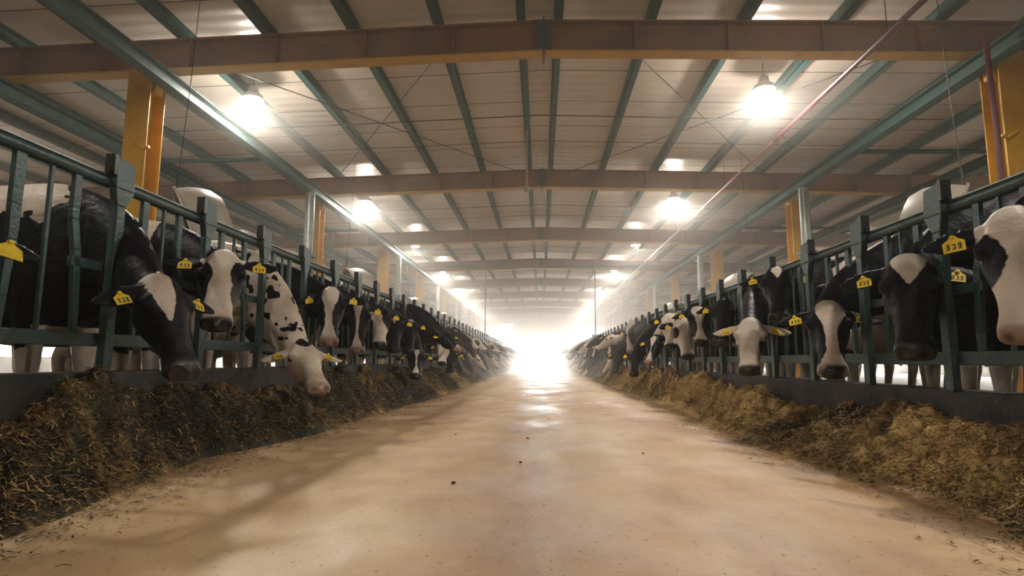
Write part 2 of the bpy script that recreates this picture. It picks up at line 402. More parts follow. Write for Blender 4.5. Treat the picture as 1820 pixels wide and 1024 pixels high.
# X bracing rods and sag rods under the sheet
def rod(name, pts, r, m, lab, cat, grp=None, n=6): return tag(MB().tube(pts, r, n).build(name, m, smooth=True), lab, cat, grp)
zz = lambda x, d=.10: zroof(x)+TOPZ-d
rod('brace_rod', [(-1.2, 7.3, zz(-1.2)), (-4.9, 13.1, zz(-4.9))], .008, wire_m, 'thin dark brace rod crossing the first bay, falling away left of the ridge', 'rod')
rod('brace_rod', [(-5.0, 7.3, zz(-5)), (-.4, 13.1, zz(-.4))], .008, wire_m, 'thin dark brace rod crossing the first bay towards the ridge from the left', 'rod')
rod('brace_rod', [(1.0, 7.3, zz(1)), (5.2, 13.1, zz(5.2))], .008, wire_m, 'thin dark brace rod crossing the first bay, falling away right of the ridge', 'rod')
rod('brace_rod', [(5.3, 7.3, zz(5.3)), (.6, 13.1, zz(.6))], .008, wire_m, 'thin dark brace rod crossing the first bay towards the ridge from the right', 'rod')
for n in range(6):
    y = 9.9+6*n
    rod('cable', [(-7, y, zz(-7)), (-3.5, y, zz(-3.5)-.02), (0, y, zz(0)), (3.6, y, zz(3.6)-.03), (7, y, zz(7))], .009, wire_m, 'dark cable strung across below the purlins, %s bay from the camera' % ORD[n], 'cable', 'cables across the roof')
for n in range(6):
    y = 11.2+6*n
    rod('sag_rod', [(-8, y, zz(-8)), (0, y, zz(0, .07)), (8, y, zz(8))], .006, wire_m, 'thin sag rod crossing all purlins, %s bay from the camera' % ORD[n], 'rod', 'sag rods')
# red water line
xp = 4.05
rp = empty('water_pipe', (xp, -3, 4.36), label='long thin pipe hung over the right side, red near and pale further on', cat='pipe')
MB().tube([(0, 0, 0), (0, 12.6, 0)], .034, 10).build('red_section', red_pipe, rp, True)
o = MB().tube([(0, 12.6, 0), (0, 17, 0)], .026, 10).build('mid_section', mat('faded_pipe', (.42, .18, .17), .45), rp, True)
MB().tube([(0, 17, 0), (0, 58, 0)], .026, 10).build('pale_section', pale_pipe, rp, True)
MB().tube([(0, 12.5, 0), (0, 12.75, 0)], .055, 12).tube([(0, 12.6, 0), (.14, 12.6, -.02)], .02, 8).build('coupling', red_pipe, rp, True)
hg = MB()
for k in range(9): hg.tube([(0, 3.5+6*k, .02), (0, 3.5+6*k, zz(xp, 0)-4.36)], .005, 6)
hg.build('hanger', wire_m, rp)
rod('red_hose', [(5.34, 6.75, 4.4), (5.36, 6.75, 3.2), (5.37, 6.78, 2.4), (5.5, 6.8, 1.6), (5.5, 6.9, .2)], .03, red_pipe, 'dark red pipe running down beside the nearest right column', 'pipe', n=8)
# white rod hanging under the ridge
wr = empty('hanging_rod', (-.26, 10.8, 3.86), label='thin white rod hanging from the purlin left of the ridge', cat='rod')
MB().tube([(0, 0, .05), (0, 0, 1.2)], .013, 8).build('rod', white_plastic, wr, True)
MB().box(-.05, .05, -.05, .05, -.06, .05).build('sensor_box', white_plastic, wr, bevel=.01)
# side pipe posts carrying the long beams
for sd, xc in ((-1, -5.08), (1, 5.58)):
    for n in range(6):
        y = 4.15+8.0*n if n else 4.15
        zt = zroof(xc)-.22
        r = empty('pipe_post', (xc, y, .1), label='grey pipe post under the long teal beam on the %s, %s from the camera' % (SIDE[sd], ORD[n]), cat='post', group='grey pipe posts')
        MB().tube([(0, 0, 2.75), (0, 0, zt-.1)], .10, 18).build('upper_pipe', galv, r, True)
        MB().box(-.15, .15, -.12, .12, 2.68, 2.76).box(-.13, .13, -.10, .10, 2.5, 2.56).tube([(.1, -.1, 2.5), (.1, -.1, 2.85)], .012, 6).build('clamp', teal, r)
        MB().box(-.09, -.05, -.07, .07, 0, 2.7).box(.05, .09, -.07, .07, 0, 2.7).box(-.05, .05, -.01, .01, 0, 2.7).build('lower_post', teal, r)
# two thin poles hung from a bar further down
hb = empty('pole_rack', (0, 24.2, 4.3), label='dark bar below a far rafter with two long thin poles hanging down', cat='rack')
MB().tube([(-5, 0, .25), (5.4, 0, .25)], .03, 8).build('bar', teal_dk, hb, True)
for x in (-2.33, 2.30):
    MB().tube([(x, 0, .25), (x, 0, -2.7)], .022, 8).build('pole', teal_dk, hb, True)
    MB().box(x-.14, x+.14, -.12, .12, -3.2, -2.65).build('box', galv, hb, bevel=.02)

# ------------------------------------------------------------------ lamps
def make_lamp():
    r = empty('high_bay_lamp', (0, 0, 0))
    MB().lathe([(.0, .19), (.07, .19), (.085, .10), (.15, .05), (.165, -.01), (.155, -.02)], n=28).build('housing', lamp_shell, r, True)
    MB().lathe([(.0, -.028), (.09, -.028), (.148, -.012), (.15, 0), (0, 0.0)], n=28).build('lens', lamp_lens, r, True)
    MB().tube([(0, 0, .19), (0, 0, .5)], .006, 6).build('cord', wire_m, r)
    return r
lamp0 = make_lamp(); first = True
def place_lamp(x, y, z, label, power, group='high bay lamps', vol=1.0):
    global first
    r = lamp0 if first else copy_tree(lamp0)
    first = False
    r.location = (x, y, z); tag(r, label, 'lamp', group)
    light('lamp_glow', 'POINT', (x, y, z-.16), power*.2, (1.0, .92, .81), shadow_soft_size=.09)
    l = light('lamp_light', 'SPOT', (x, y, z-.06), power*.85, (1.0, .92, .81), shadow_soft_size=.09, spot_size=math.radians(172), spot_blend=.35)
    return r
P_LAMP = 165
for n in range(-2, 8):
    y = 8.53+6*n
    for sd, x in ((-1, -4.58), (1, 3.42)):
        lab = 'glowing round high bay lamp on the %s, %s one from the camera' % (SIDE[sd], ORD[n]) if n >= 0 else 'round high bay lamp overhead on the %s, %s' % (SIDE[sd], 'nearly above the camera' if n == -1 else 'behind the camera')
        place_lamp(x, y, 4.70, lab, P_LAMP*(1.0 if n >= 0 else (.45 if sd < 0 else .8)))
for n, y in enumerate((9.0, 21.0, 33.0)):  # the left row is added, unseen, to light the cow backs
    for sd in (-1, 1):
        place_lamp(sd*11.5, y, 4.42, 'small round lamp over the outer stalls (left ones added) on the %s, %s one' % (SIDE[sd], ORD[n]), P_LAMP*.9, 'outer lamps')

# ------------------------------------------------------------------ feed fences
def make_fence(sd, x, y0, step, zt, zb, zcurb, nb):
    r = empty('feed_fence', (x, 0, zcurb), label='teal steel headlock feed fence along the %s of the aisle' % SIDE[sd], cat='fence', group='feed fences')
    a = -sd    # aisle direction
    ya, yb = y0-3*step-.2, y0+nb*step
    T = zt-zcurb; Bz = zb-zcurb
    MB().tube([(0, ya, T), (0, yb, T)], .030, 14).build('top_rail', teal_dk, r, True)
    MB().box(-.022, .022, ya, yb, T+.028, T+.036).build('rail_strip', galv, r)
    MB().box(-.028, .028, ya, yb, Bz-.035, Bz+.03).build('bottom_rail', teal_dk, r, bevel=.006)
    # post
    pm = MB().hexa([(-.02, -.03, 0), (.02, -.03, 0), (.02, .03, 0), (-.02, .03, 0), (-.02, -.03, T-.12), (.02, -.03, T-.12), (.02, .03, T-.12), (-.02, .03, T-.12)])
    pm.hexa([(-.02, -.03, T-.12), (.02, -.03, T-.12), (.02, .03, T-.12), (-.02, .03, T-.12), (-.02, -.05, T-.03), (.02, -.05, T-.03), (.02, .088, T-.03), (-.02, .088, T-.03)])
    pm.hexa([(-.02, -.05, T-.03), (.02, -.05, T-.03), (.02, .088, T-.03), (-.02, .088, T-.03), (-.02, -.05, T+.13), (.02, -.05, T+.13), (.02, .07, T+.115), (-.02, .07, T+.115)])
    p0 = pm.build('post', teal_dk, r, bevel=.004); p0.location = (a*.045, 0, 0)
    cm = MB().box(-.03, .022, -.075, -.051, T+.03, T+.135).tube([(0, -.085, T+.045), (0, -.07, T+.045)], .012, 8)  # dark plug; its black also paints the shade on the post's near face
    c0 = cm.build('shaded_plug', black_plastic, p0)
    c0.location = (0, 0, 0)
    # bars: A is wide and cranked, release bar is thin, B is cranked the other way
    def bar(ctr, w, th):
        b = MB()
        for (z0, o0, w0), (z1, o1, w1) in zip(ctr[:-1], ctr[1:]):
            b.hexa([(-th, o0-w0, z0), (th, o0-w0, z0), (th, o0+w0, z0), (-th, o0+w0, z0), (-th, o1-w1, z1), (th, o1-w1, z1), (th, o1+w1, z1), (-th, o1+w1, z1)])
        return b
    barA = bar([(Bz, -.02, .012), (Bz+.16, -.015, .018), (Bz+.40, 0, .022), (T-.25, .0, .026), (T-.02, .0, .026)], 0, .012)
    barB = bar([(Bz, .03, .012), (Bz+.12, .025, .018), (Bz+.42, .0, .022), (T-.24, -.03, .022), (T-.02, -.03, .022)], 0, .012)
    thin = bar([(Bz, 0, .008), (T-.02, 0, .008)], 0, .008)
    a0 = barA.build('neck_bar', teal_dk, r, bevel=.003); b0 = barB.build('neck_bar', teal_dk, r, bevel=.003); t0 = thin.build('release_bar', teal_dk, r)
    k0 = MB().box(-.012, .012, 0, step*.30, T*.52, T*.52+.045).build('cross_link', teal_dk, r)
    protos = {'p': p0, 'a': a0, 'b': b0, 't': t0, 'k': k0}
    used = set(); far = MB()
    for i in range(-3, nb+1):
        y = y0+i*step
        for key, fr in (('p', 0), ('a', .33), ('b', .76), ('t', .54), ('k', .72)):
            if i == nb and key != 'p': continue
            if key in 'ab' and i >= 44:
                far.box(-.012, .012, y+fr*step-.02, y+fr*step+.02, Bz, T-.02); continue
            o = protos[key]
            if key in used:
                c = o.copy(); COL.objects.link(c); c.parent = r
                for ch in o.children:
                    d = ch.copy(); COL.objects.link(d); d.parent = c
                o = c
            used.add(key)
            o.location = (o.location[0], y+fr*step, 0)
    fo = far.build('neck_bar', teal_dk, r); fo['kind'] = 'stuff'
make_fence(-1, XFL, 2.79, .787, 1.47, .665, .505, 65)
make_fence(1, XFR, 2.98, .722, 1.345, .59, .432, 71)

# ------------------------------------------------------------------ fans
def make_fan():
    r = empty('ventilation_fan', (0, 0, 0))
    # axis +Y is where the mouth looks
    MB().lathe([(.56, .0), (.55, .03), (.53, .02), (.52, -.10), (.49, -.22), (.43, -.34), (.33, -.43), (.31, -.42), (.41, -.33), (.47, -.21), (.50, -.10), (.515, .0), (.56, .0)], n=48, axis='y').build('shroud', white_plastic, r, True)
    g = MB()
    for q in range(1, 6): g.tube([(.1*q*math.cos(t*PI/16), -.005, .1*q*math.sin(t*PI/16)) for t in range(33)], .004, 5, False)
    for q in range(8): g.tube([(.05*math.cos(q*PI/4), -.005, .05*math.sin(q*PI/4)), (.52*math.cos(q*PI/4), -.005, .52*math.sin(q*PI/4))], .004, 5)
    g.build('guard', wire_m, r)
    bl = MB()
    for q in range(4):
        t = q*PI/2; u = np.array([math.cos(t), 0, math.sin(t)]); v = np.array([-math.sin(t), 0, math.cos(t)]); y = np.array([0, 1, 0])
        p = [u*.06-v*.04+y*-.20, u*.06+v*.04+y*-.16, u*.44+v*.10+y*-.13, u*.44-v*.08+y*-.22]
        bl.hexa([*p, *[a+y*.012 for a in p]])
    bl.build('blades', white_plastic, r)
    MB().lathe([(0, -.10), (.07, -.10), (.08, -.13), (.08, -.36), (0, -.38)], n=20, axis='y').build('motor', wire_m, r, True)
    MB().tube([(-.5, -.2, 0), (.5, -.2, 0)], .015, 6).build('motor_mount', galv, r)
    h = MB().tube([(0, -.02, .55), (0, -.10, .72)], .012, 6); h.build('hook', wire_m, r)
    return r
for sd, x, y0 in ((-1, -4.15, 6.5), (1, 4.2, 6.05)):
    f0 = make_fan(); f0.rotation_mode = 'QUATERNION'
    q = Vector((sd*.80, -.50, -.36)).to_track_quat('Y', 'Z'); f0.rotation_quaternion = q       # the mouth looks out over the stalls and down
    zf = 2.06 if sd < 0 else 1.86
    qi = q.to_matrix().inverted(); zt = zroof(x)+TOPZ+.14-zf
    tp = q.to_matrix() @ Vector((0, -.1, .72))
    pts = [tuple(qi @ Vector(p)) for p in (tp, (tp[0]-sd*.06, tp[1], (tp[2]+zt)/2), (tp[0]-sd*.1, tp[1], zt))]
    MB().tube(pts, .004, 6).build('chain', wire_m, f0)
    for n in range(7):
        r = f0 if n == 0 else copy_tree(f0)
        r.location = (x, y0+6*n, zf)
        tag(r, 'pale round barn fan tilted over the %s cows, %s from the camera' % (SIDE[sd], ORD[n]), 'fan', 'hanging barn fans')
print('structure ok')
# ------------------------------------------------------------------ cows
def nrm(v): v = np.asarray(v, float); return v/np.linalg.norm(v)
def loft(secs, n=20):
    """secs: (centre, side vector, up vector, half width, half up, half down, exponent)"""
    V = []; Fc = []
    for c, s_, u, a, bu, bd, e in secs:
        c = np.array(c, float); s_ = np.array(s_, float); u = np.array(u, float)
        for k in range(n):
            q = 2*PI*k/n; cs, sn = math.cos(q), math.sin(q)
            x = math.copysign(abs(cs)**(2/e), cs)*a
            y = math.copysign(abs(sn)**(2/e), sn)*(bu if sn > 0 else bd)
            V.append(c + s_*x + u*y)
    m = len(secs)
    for i in range(m-1):
        for k in range(n):
            a = i*n+k; b = i*n+(k+1) % n; Fc.append((a, b, b+n, a+n))
    Fc.append(tuple(range(n-1, -1, -1))); Fc.append(tuple(range((m-1)*n, m*n)))
    return V, Fc
def interp(tab, n):
    t = np.array(tab, float); x = np.linspace(0, len(t)-1, n); out = []
    for q in x:
        i = min(int(q), len(t)-2); f = q-i
        p0, p1, p2, p3 = t[max(i-1, 0)], t[i], t[i+1], t[min(i+2, len(t)-1)]
        out.append(.5*((2*p1)+(-p0+p2)*f+(2*p0-5*p1+4*p2-p3)*f*f+(-p0+3*p1-3*p2+p3)*f**3))
    return out
# head table: t along the face from the poll, half width, top, bottom, exponent
HEADT = [(-.045, .050, .000, .080, 2), (-.015, .078, .026, .120, 2.1), (.03, .098, .040, .150, 2.2), (.08, .108, .040, .170, 2.4), (.13, .116, .036, .182, 2.6), (.18, .118, .030, .190, 2.6),
         (.24, .103, .024, .182, 2.4), (.30, .086, .016, .160, 2.4), (.36, .076, .008, .136, 2.4), (.42, .074, .000, .120, 2.6), (.47, .083, -.006, .118, 2.8), (.505, .086, -.014, .114, 2.8), (.535, .074, -.026, .100, 2.5), (.548, .050, -.040, .085, 2.2)]
BODYT = [(-1.74, 1.20, .07, .10), (-1.68, 1.15, .17, .22), (-1.50, 1.10, .255, .305), (-1.25, 1.03, .27, .365), (-.90, .965, .325, .425), (-.55, .955, .34, .435), (-.22, .975, .29, .435), (-.02, .99, .245, .42), (.12, .99, .21, .36), (.24, 1.0, .16, .27), (.32, 1.02, .09, .15)]
def cow_mesh(name, poll, muz, res=.013, facing=None, seed=1, white_frac=.35, head='black', blaze=None, blaze_off=0, patches=(), ear_white=(0, 0), neck='black', muzzle='dark', roll=0, lower_white=True, spots=False, eardrop=.22, scale=1.0, body_fn=None, ear_up=(0, 0)):
    poll = np.array(poll, float); D = nrm(np.array(muz, float)-poll)
    hz = np.array([D[0], D[1], 0]) if facing is None else np.array([math.cos(facing), math.sin(facing), 0])
    Ls = nrm(np.cross(hz, [0, 0, 1.0]))       # animal's right
    Ls = nrm(Ls - D*Ls.dot(D))
    if roll:
        Q = np.cross(D, Ls); Ls = math.cos(roll)*Ls + math.sin(roll)*Q
    U = np.cross(Ls, D)                        # dorsal side of the face
    if U.dot([0, 0, 1.0]) + U.dot(nrm(hz))*.8 < 0: U = -U; Ls = -Ls
    O = poll - U*.03
    hp = lambda l, t, z: O + Ls*l*scale + D*t*scale + U*z*scale
    V = []; Fc = []
    def addm(vf):
        n0 = len(V); V.extend(vf[0]); Fc.extend([tuple(i+n0 for i in f) for f in vf[1]])
    # head
    addm(loft([(hp(0, t, 0), Ls, U, w*scale, z0*scale+.012 if z0 > -.012 else .004, zb*scale, e) for t, w, z0, zb, e in interp(HEADT, 30)] if False else
              [(hp(0, t, (z0-zb)/2), Ls, U, w*scale, (z0+zb)/2*scale, (z0+zb)/2*scale, e) for t, w, z0, zb, e in interp(HEADT, 30)], 28))
    for sg in (-1, 1):
        # brow and cheek
        c = hp(sg*.098, .155, -.012)
        addm(loft([(c+D*x, Ls, U, math.sqrt(max(0, .0016-x*x))*1.0+.002, math.sqrt(max(0, .0016-x*x))*.9+.002, math.sqrt(max(0, .0016-x*x))*1.0+.002, 2) for x in np.linspace(-.04, .04, 7)], 12))
        # ear
        ex = nrm(Ls*sg + D*(.10+eardrop*.6) - U*.18 + np.array([0, 0, ear_up[0 if sg < 0 else 1]]))
        ew = nrm(D - ex*D.dot(ex)); en = np.cross(ex, ew); en = en*np.sign(en.dot(U))
        base = hp(sg*.085, .035, -.040)
        secs = []
        for x, w, cup in ((0, .028, 0), (.03, .030, .0), (.06, .044, .006), (.10, .058, .012), (.145, .058, .014), (.19, .044, .010), (.222, .024, .004), (.238, .008, 0)):
            secs.append((base+ex*x*scale+en*(-cup), ew, en, w*scale, .010+.012*max(0, 1-x/.08), .012+.012*max(0, 1-x/.08), 2))
        addm(loft(secs, 14))
    # neck
    B0 = np.array([-.02, 0, 1.10]); B3 = hp(0, .055, -.085)
    dist = np.linalg.norm(B3-B0)
    B1 = B0 + np.array([.36*dist+.05, 0, .10*dist if poll[2] > .9 else .0])
    B2 = B3 - nrm(nrm(hz)*.55+D*.25+np.array([0, 0, .5 if poll[2] > 1.0 else -.15]))*.33*dist
    secs = []; prev = None; NP = []
    for i in range(15):
        q = i/14; p = (1-q)**3*B0+3*(1-q)**2*q*B1+3*(1-q)*q*q*B2+q**3*B3
        tg = 3*(1-q)**2*(B1-B0)+6*(1-q)*q*(B2-B1)+3*q*q*(B3-B2); tg = nrm(tg)
        if prev is None: up = nrm(np.array([0, 0, 1.0])-tg*tg[2])
        else: up = nrm(prev-tg*prev.dot(tg))
        tgt = nrm(U - tg*U.dot(tg)) if np.linalg.norm(U-tg*U.dot(tg)) > .2 else up
        if q > .45 and tgt.dot(up) > -.3: up = nrm(up*(1-(q-.45)*.5)+tgt*(q-.45)*.5); up = nrm(up-tg*up.dot(tg))
        prev = up
        w = .155*(1-q)+.080*q; hu = .31*(1-q)**1.2+.105*q; hd = .33*(1-q)**1.1+.115*q
        NP.append(p); secs.append((p, np.cross(tg, up), up, w, hu, hd, 2.1))
    addm(loft(secs, 20))
    # trunk
    yy = np.array([0, -1.0, 0]); zz_ = np.array([0, 0, 1.0])
    addm(loft([((x, 0, z), yy, zz_, w, h, h, 2.35) for x, z, w, h in interp(BODYT, 26)], 26))
    def limb(pts, n=12):
        P = [np.array(p[:3], float) for p in pts]; secs = []
        tab = interp([list(p) for p in pts], len(pts)*3)
        for i, p in enumerate(tab):
            a = np.array(tab[max(i-1, 0)][:3]); b = np.array(tab[min(i+1, len(tab)-1)][:3]); t = nrm(b-a)
            s_ = nrm(np.cross(t, [1.0, 0, 0])) if abs(t[0]) < .9 else np.array([0, 1.0, 0]); u = np.cross(s_, t)
            secs.append((p[:3], s_, u, max(.01, p[3]), max(.01, p[4]), max(.01, p[4]), 2.1))
        addm(loft(secs, n))
    for sg in (-1, 1):
        limb([(-.04, sg*.15, .95, .10, .17), (-.02, sg*.165, .70, .075, .10), (0, sg*.165, .44, .05, .055), (.0, sg*.165, .22, .033, .036), (.01, sg*.165, .11, .040, .045), (.04, sg*.165, .05, .052, .062), (.05, sg*.165, .0, .058, .075)])
        limb([(-1.48, sg*.15, 1.05, .12, .24), (-1.42, sg*.18, .78, .10, .19), (-1.45, sg*.18, .60, .065, .10), (-1.56, sg*.175, .47, .046, .062), (-1.54, sg*.175, .27, .036, .042), (-1.52, sg*.175, .11, .042, .048), (-1.49, sg*.175, .05, .052, .062), (-1.48, sg*.175, .0, .058, .072)])
    limb([(-1.15, 0, .70, .15, .18), (-1.18, 0, .60, .16, .19), (-1.2, 0, .50, .13, .15), (-1.2, 0, .46, .07, .08)])   # udder
    limb([(-1.70, 0, 1.36, .035, .035), (-1.80, 0, 1.2, .028, .028), (-1.81, 0, .8, .02, .02), (-1.80, 0, .62, .035, .035), (-1.79, 0, .42, .018, .018)])
    me = bpy.data.meshes.new(name); me.from_pydata([tuple(v) for v in V], [], Fc)
    bm = bmesh.new(); bm.from_mesh(me); bmesh.ops.recalc_face_normals(bm, faces=bm.faces); bm.to_mesh(me); bm.free()
    tmp = bpy.data.objects.new(name, me); COL.objects.link(tmp)
    md = tmp.modifiers.new('r', 'REMESH'); md.mode = 'VOXEL'; md.voxel_size = res
    sm = tmp.modifiers.new('s', 'SMOOTH'); sm.factor = .5; sm.iterations = 4 if res < .02 else 2
    dg = bpy.context.evaluated_depsgraph_get(); ev = tmp.evaluated_get(dg)
    out = bpy.data.meshes.new_from_object(ev); out.name = name
    bpy.data.objects.remove(tmp); bpy.data.meshes.remove(me)
    nv = len(out.vertices); co = np.empty(nv*3); out.vertices.foreach_get('co', co); co = co.reshape(-1, 3)
    rel = (co-O)/scale; l = rel@Ls; t = rel@D; z = rel@U
    # facial relief
    nose = (t > .40)
    for sg in (-1, 1):
        d2 = ((l-sg*.046)/.020)**2+((t-.53)/.035)**2+((z+.040)/.018)**2
        co -= (np.exp(-d2)*.022)[:, None]*nrm(D+U*.5)[None, :]
        d2 = ((l-sg*.066)/.016)**2+((t-.515)/.035)**2+((z+.045)/.030)**2
        co += (np.exp(-d2)*.008)[:, None]*nrm(D+Ls*sg)[None, :]
        d2 = ((l-sg*.085)/.03)**2+((t-.115)/.035)**2+((z-.010)/.03)**2
        co += (np.exp(-d2)*.010)[:, None]*nrm(U+Ls*sg)[None, :]
        d2 = ((l-sg*.085)/.03)**2+((t-.25)/.07)**2+((z+.03)/.03)**2
        co -= (np.exp(-d2)*.009)[:, None]*(Ls*sg)[None, :]
        d3 = ((l-sg*.117)/.03)**2+((t-.160)/.028)**2+((z+.036)/.022)**2
        co -= (np.exp(-d3)*.010)[:, None]*(Ls*sg)[None, :]
    mo = np.exp(-((z+.086)/.011)**2)*(t > .40)*(t < .60)*(np.abs(l) < .12)
    co -= (mo*.010)[:, None]*nrm(co-hp(0, .40, -.07)[None, :].repeat(nv, 0))*1.0 if False else (mo*.010)[:, None]*D[None, :]
    out.vertices.foreach_set('co', co.reshape(-1))
    # ---- coat: signed field, positive is white
    jit = (fbm(co*9, seed, 3)-.5)
    f = fbm(co*np.array([1.5, 1.5, 1.3])+seed*3.1, seed, 2)-(1-white_frac)*.62-.14 + jit*.05
    if lower_white: f = np.maximum(f, (.50-co[:, 2])*.8 + jit*.1)
    if body_fn is not None: f = body_fn(co, f, jit)
    front = co[:, 0] > .12
    NPa = np.array(NP); dn = np.min(np.linalg.norm(co[:, None, :]-NPa[None, 3:, :], axis=2), axis=1) if nv < 160000 else np.zeros(nv)
    isneck = front & (dn < .32)
    if neck == 'black': f = np.where(isneck, -.1+jit*.02, f)
    elif neck == 'white': f = np.where(isneck, .1, f)
    elif neck == 'mixed': pass
    elif neck == 'spots':
        c = fbm(co*27+seed, seed+4, 1)*.8+.1; big = fbm(co*4+9, seed+5, 1)
        f = np.where(isneck | front, np.maximum(.60-c, (.40-big)*.9)*.30, f)
    inh = (t > -.06) & (t < .62) & (np.abs(l) < .33) & (z > -.24) & (z < .12)
    w = np.abs(l-blaze_off)
    if head == 'black': fh = np.full(nv, -.08)
    else: fh = np.full(nv, .08)
    if blaze:
        bt = np.array([b[0] for b in blaze]); bw = np.array([b[1] for b in blaze])
        hw = np.interp(t, bt, bw, left=-.05, right=bw[-1])
        fb = np.minimum(hw - w + jit*.03, z+.10-.3*np.maximum(0, t-.40)*0)
        fh = np.maximum(fh, fb)
    for (pl, pt, pz, r, sgn) in patches:
        dd = np.sqrt((l-pl)**2+((t-pt)*.8)**2+((z-pz)*.8)**2)
        fp = r-dd+jit*.04
        fh = np.maximum(fh, fp) if sgn > 0 else np.minimum(fh, -fp)
    ear = (np.abs(l) > .125) & (t < .20) & (z > -.2)
    fh = np.where(ear & (l < 0), .08 if ear_white[0] else -.08, fh); fh = np.where(ear & (l > 0), .08 if ear_white[1] else -.08, fh)
    f = np.where(inh, fh, f)
    pk = np.zeros(nv); dk = np.zeros(nv)
    mz = np.clip((t-.475-.04*np.abs(z+.05)/.05*0+jit*.03)/.02, 0, 1)*(inh)
    if muzzle == 'pink': pk = mz*.9
    elif muzzle == 'mixed': pk = mz*np.clip((jit+.03)*20, 0, 1); dk = mz*(1-np.clip((jit+.03)*20, 0, 1))
    else: dk = mz*np.clip((z+.115)/.02, 0, 1)
    for sg in (-1, 1):
        d2 = ((l-sg*.046)/.017)**2+((t-.525)/.035)**2+((z+.045)/.015)**2
        dk = np.maximum(dk, np.exp(-d2*1.2)*inh)
        d3 = ((l-sg*.112)/.03)**2+((t-.160)/.030)**2+((z+.036)/.019)**2
        dk = np.maximum(dk, np.clip(1.6*np.exp(-d3*1.4)-.3, 0, 1)*inh)
        inner = inh & (np.abs(l) > .16) & (t > .03)
    dk = np.maximum(dk, mo*inh)
    hoof = np.clip((.065-co[:, 2])/.01, 0, 1); dk = np.maximum(dk, hoof)
    for nm, arr in (('white', f), ('pink', pk), ('dark', dk)):
        a = out.attributes.new(nm, 'FLOAT', 'POINT'); a.data.foreach_set('value', arr.astype(np.float32))
    out.polygons.foreach_set('use_smooth', [True]*len(out.polygons))
    out.materials.clear(); out.materials.append(coat_m)
    info = dict(O=O, Ls=Ls, D=D, U=U, scale=scale, hp=hp)
    return out, info

def plate(name, c, ux, uy, un, w, h, th, m, parent, ink=True):
    """an ear tag: flat plate with a narrower neck and a stud, hanging on the ear"""
    b = MB()
    P = [(-w/2, -h*.5), (w/2, -h*.5), (w/2, h*.18), (w*.22, h*.42), (w*.12, h*.62), (-w*.12, h*.62), (-w*.22, h*.42), (-w/2, h*.18)]
    n = len(P); V = [c+ux*x+uy*y+un*th for x, y in P]+[c+ux*x+uy*y-un*th for x, y in P]
    b.add(V, [tuple(range(n)), tuple(range(2*n-1, n-1, -1))]+[(i, (i+1) % n, n+(i+1) % n, n+i) for i in range(n)])
    b.tube([c+uy*h*.5-un*.010, c+uy*h*.5+un*.010], .009, 8)
    o = b.build(name, m, parent)
    if ink:     # three printed strokes, like the blurred digits in the photograph
        k = MB()
        for i, x in enumerate((-.26, 0.0, .26)):
            cc = c+ux*x*w-uy*h*.14+un*(th+.0006)
            a_, b_ = ux*w*.08, uy*h*.2
            t_ = .005*w/.07
            k.add([cc-a_-b_, cc+a_-b_, cc+a_-b_+uy*t_, cc-a_-b_+uy*t_], [(0, 1, 2, 3)])
            k.add([cc+a_-b_, cc+a_+b_, cc+a_+b_-ux*t_, cc+a_-b_-ux*t_], [(0, 1, 2, 3)])
            k.add([cc-a_+b_, cc+a_+b_, cc+a_+b_-uy*t_, cc-a_+b_-uy*t_], [(0, 1, 2, 3)])
            if i != 1: k.add([cc-a_-b_*.1, cc+a_-b_*.1, cc+a_-b_*.1+uy*t_, cc-a_-b_*.1+uy*t_], [(0, 1, 2, 3)])
        k.build('tag_digits', tag_ink, o)
    return o

def add_cow_parts(o, I, tags=(1, 1), eyes=True, eardrop=.22, ink=True, tagscale=1.0, ear_up=(0, 0)):
    Ls, D, U, hp, sc = I['Ls'], I['D'], I['U'], I['hp'], I['scale']
    down = np.array([0, 0, -1.0])
    for i, sg in enumerate((-1, 1)):
        if not tags[i]: continue
        ex = nrm(Ls*sg + D*(.10+eardrop*.6) - U*.18 + np.array([0, 0, ear_up[0 if sg < 0 else 1]]))
        ew = nrm(D - ex*D.dot(ex)); en = np.cross(ex, ew); en = en*np.sign(en.dot(U))
        base = hp(sg*.085, .035, -.040)
        c = base+ex*.118*sc+ew*.034*sc+en*.014
        uy = -nrm(ew*.75+down*.45-en*(ew*.75+down*.45).dot(en)); ux = np.cross(uy, en)
        plate('ear_tag', c, ux, uy, en, .068*tagscale, .062*tagscale, .0018, tag_m, o, ink)
    if eyes:
        for sg in (-1, 1):
            c = hp(sg*.110, .160, -.034)
            b = MB(); N = 10
            b.lathe([(max(.0005, .022*math.sin(PI*k/N)), -.022*math.cos(PI*k/N)) for k in range(N+1)], tuple(c), 14)
            b.build('eye', eye_m, o, True)

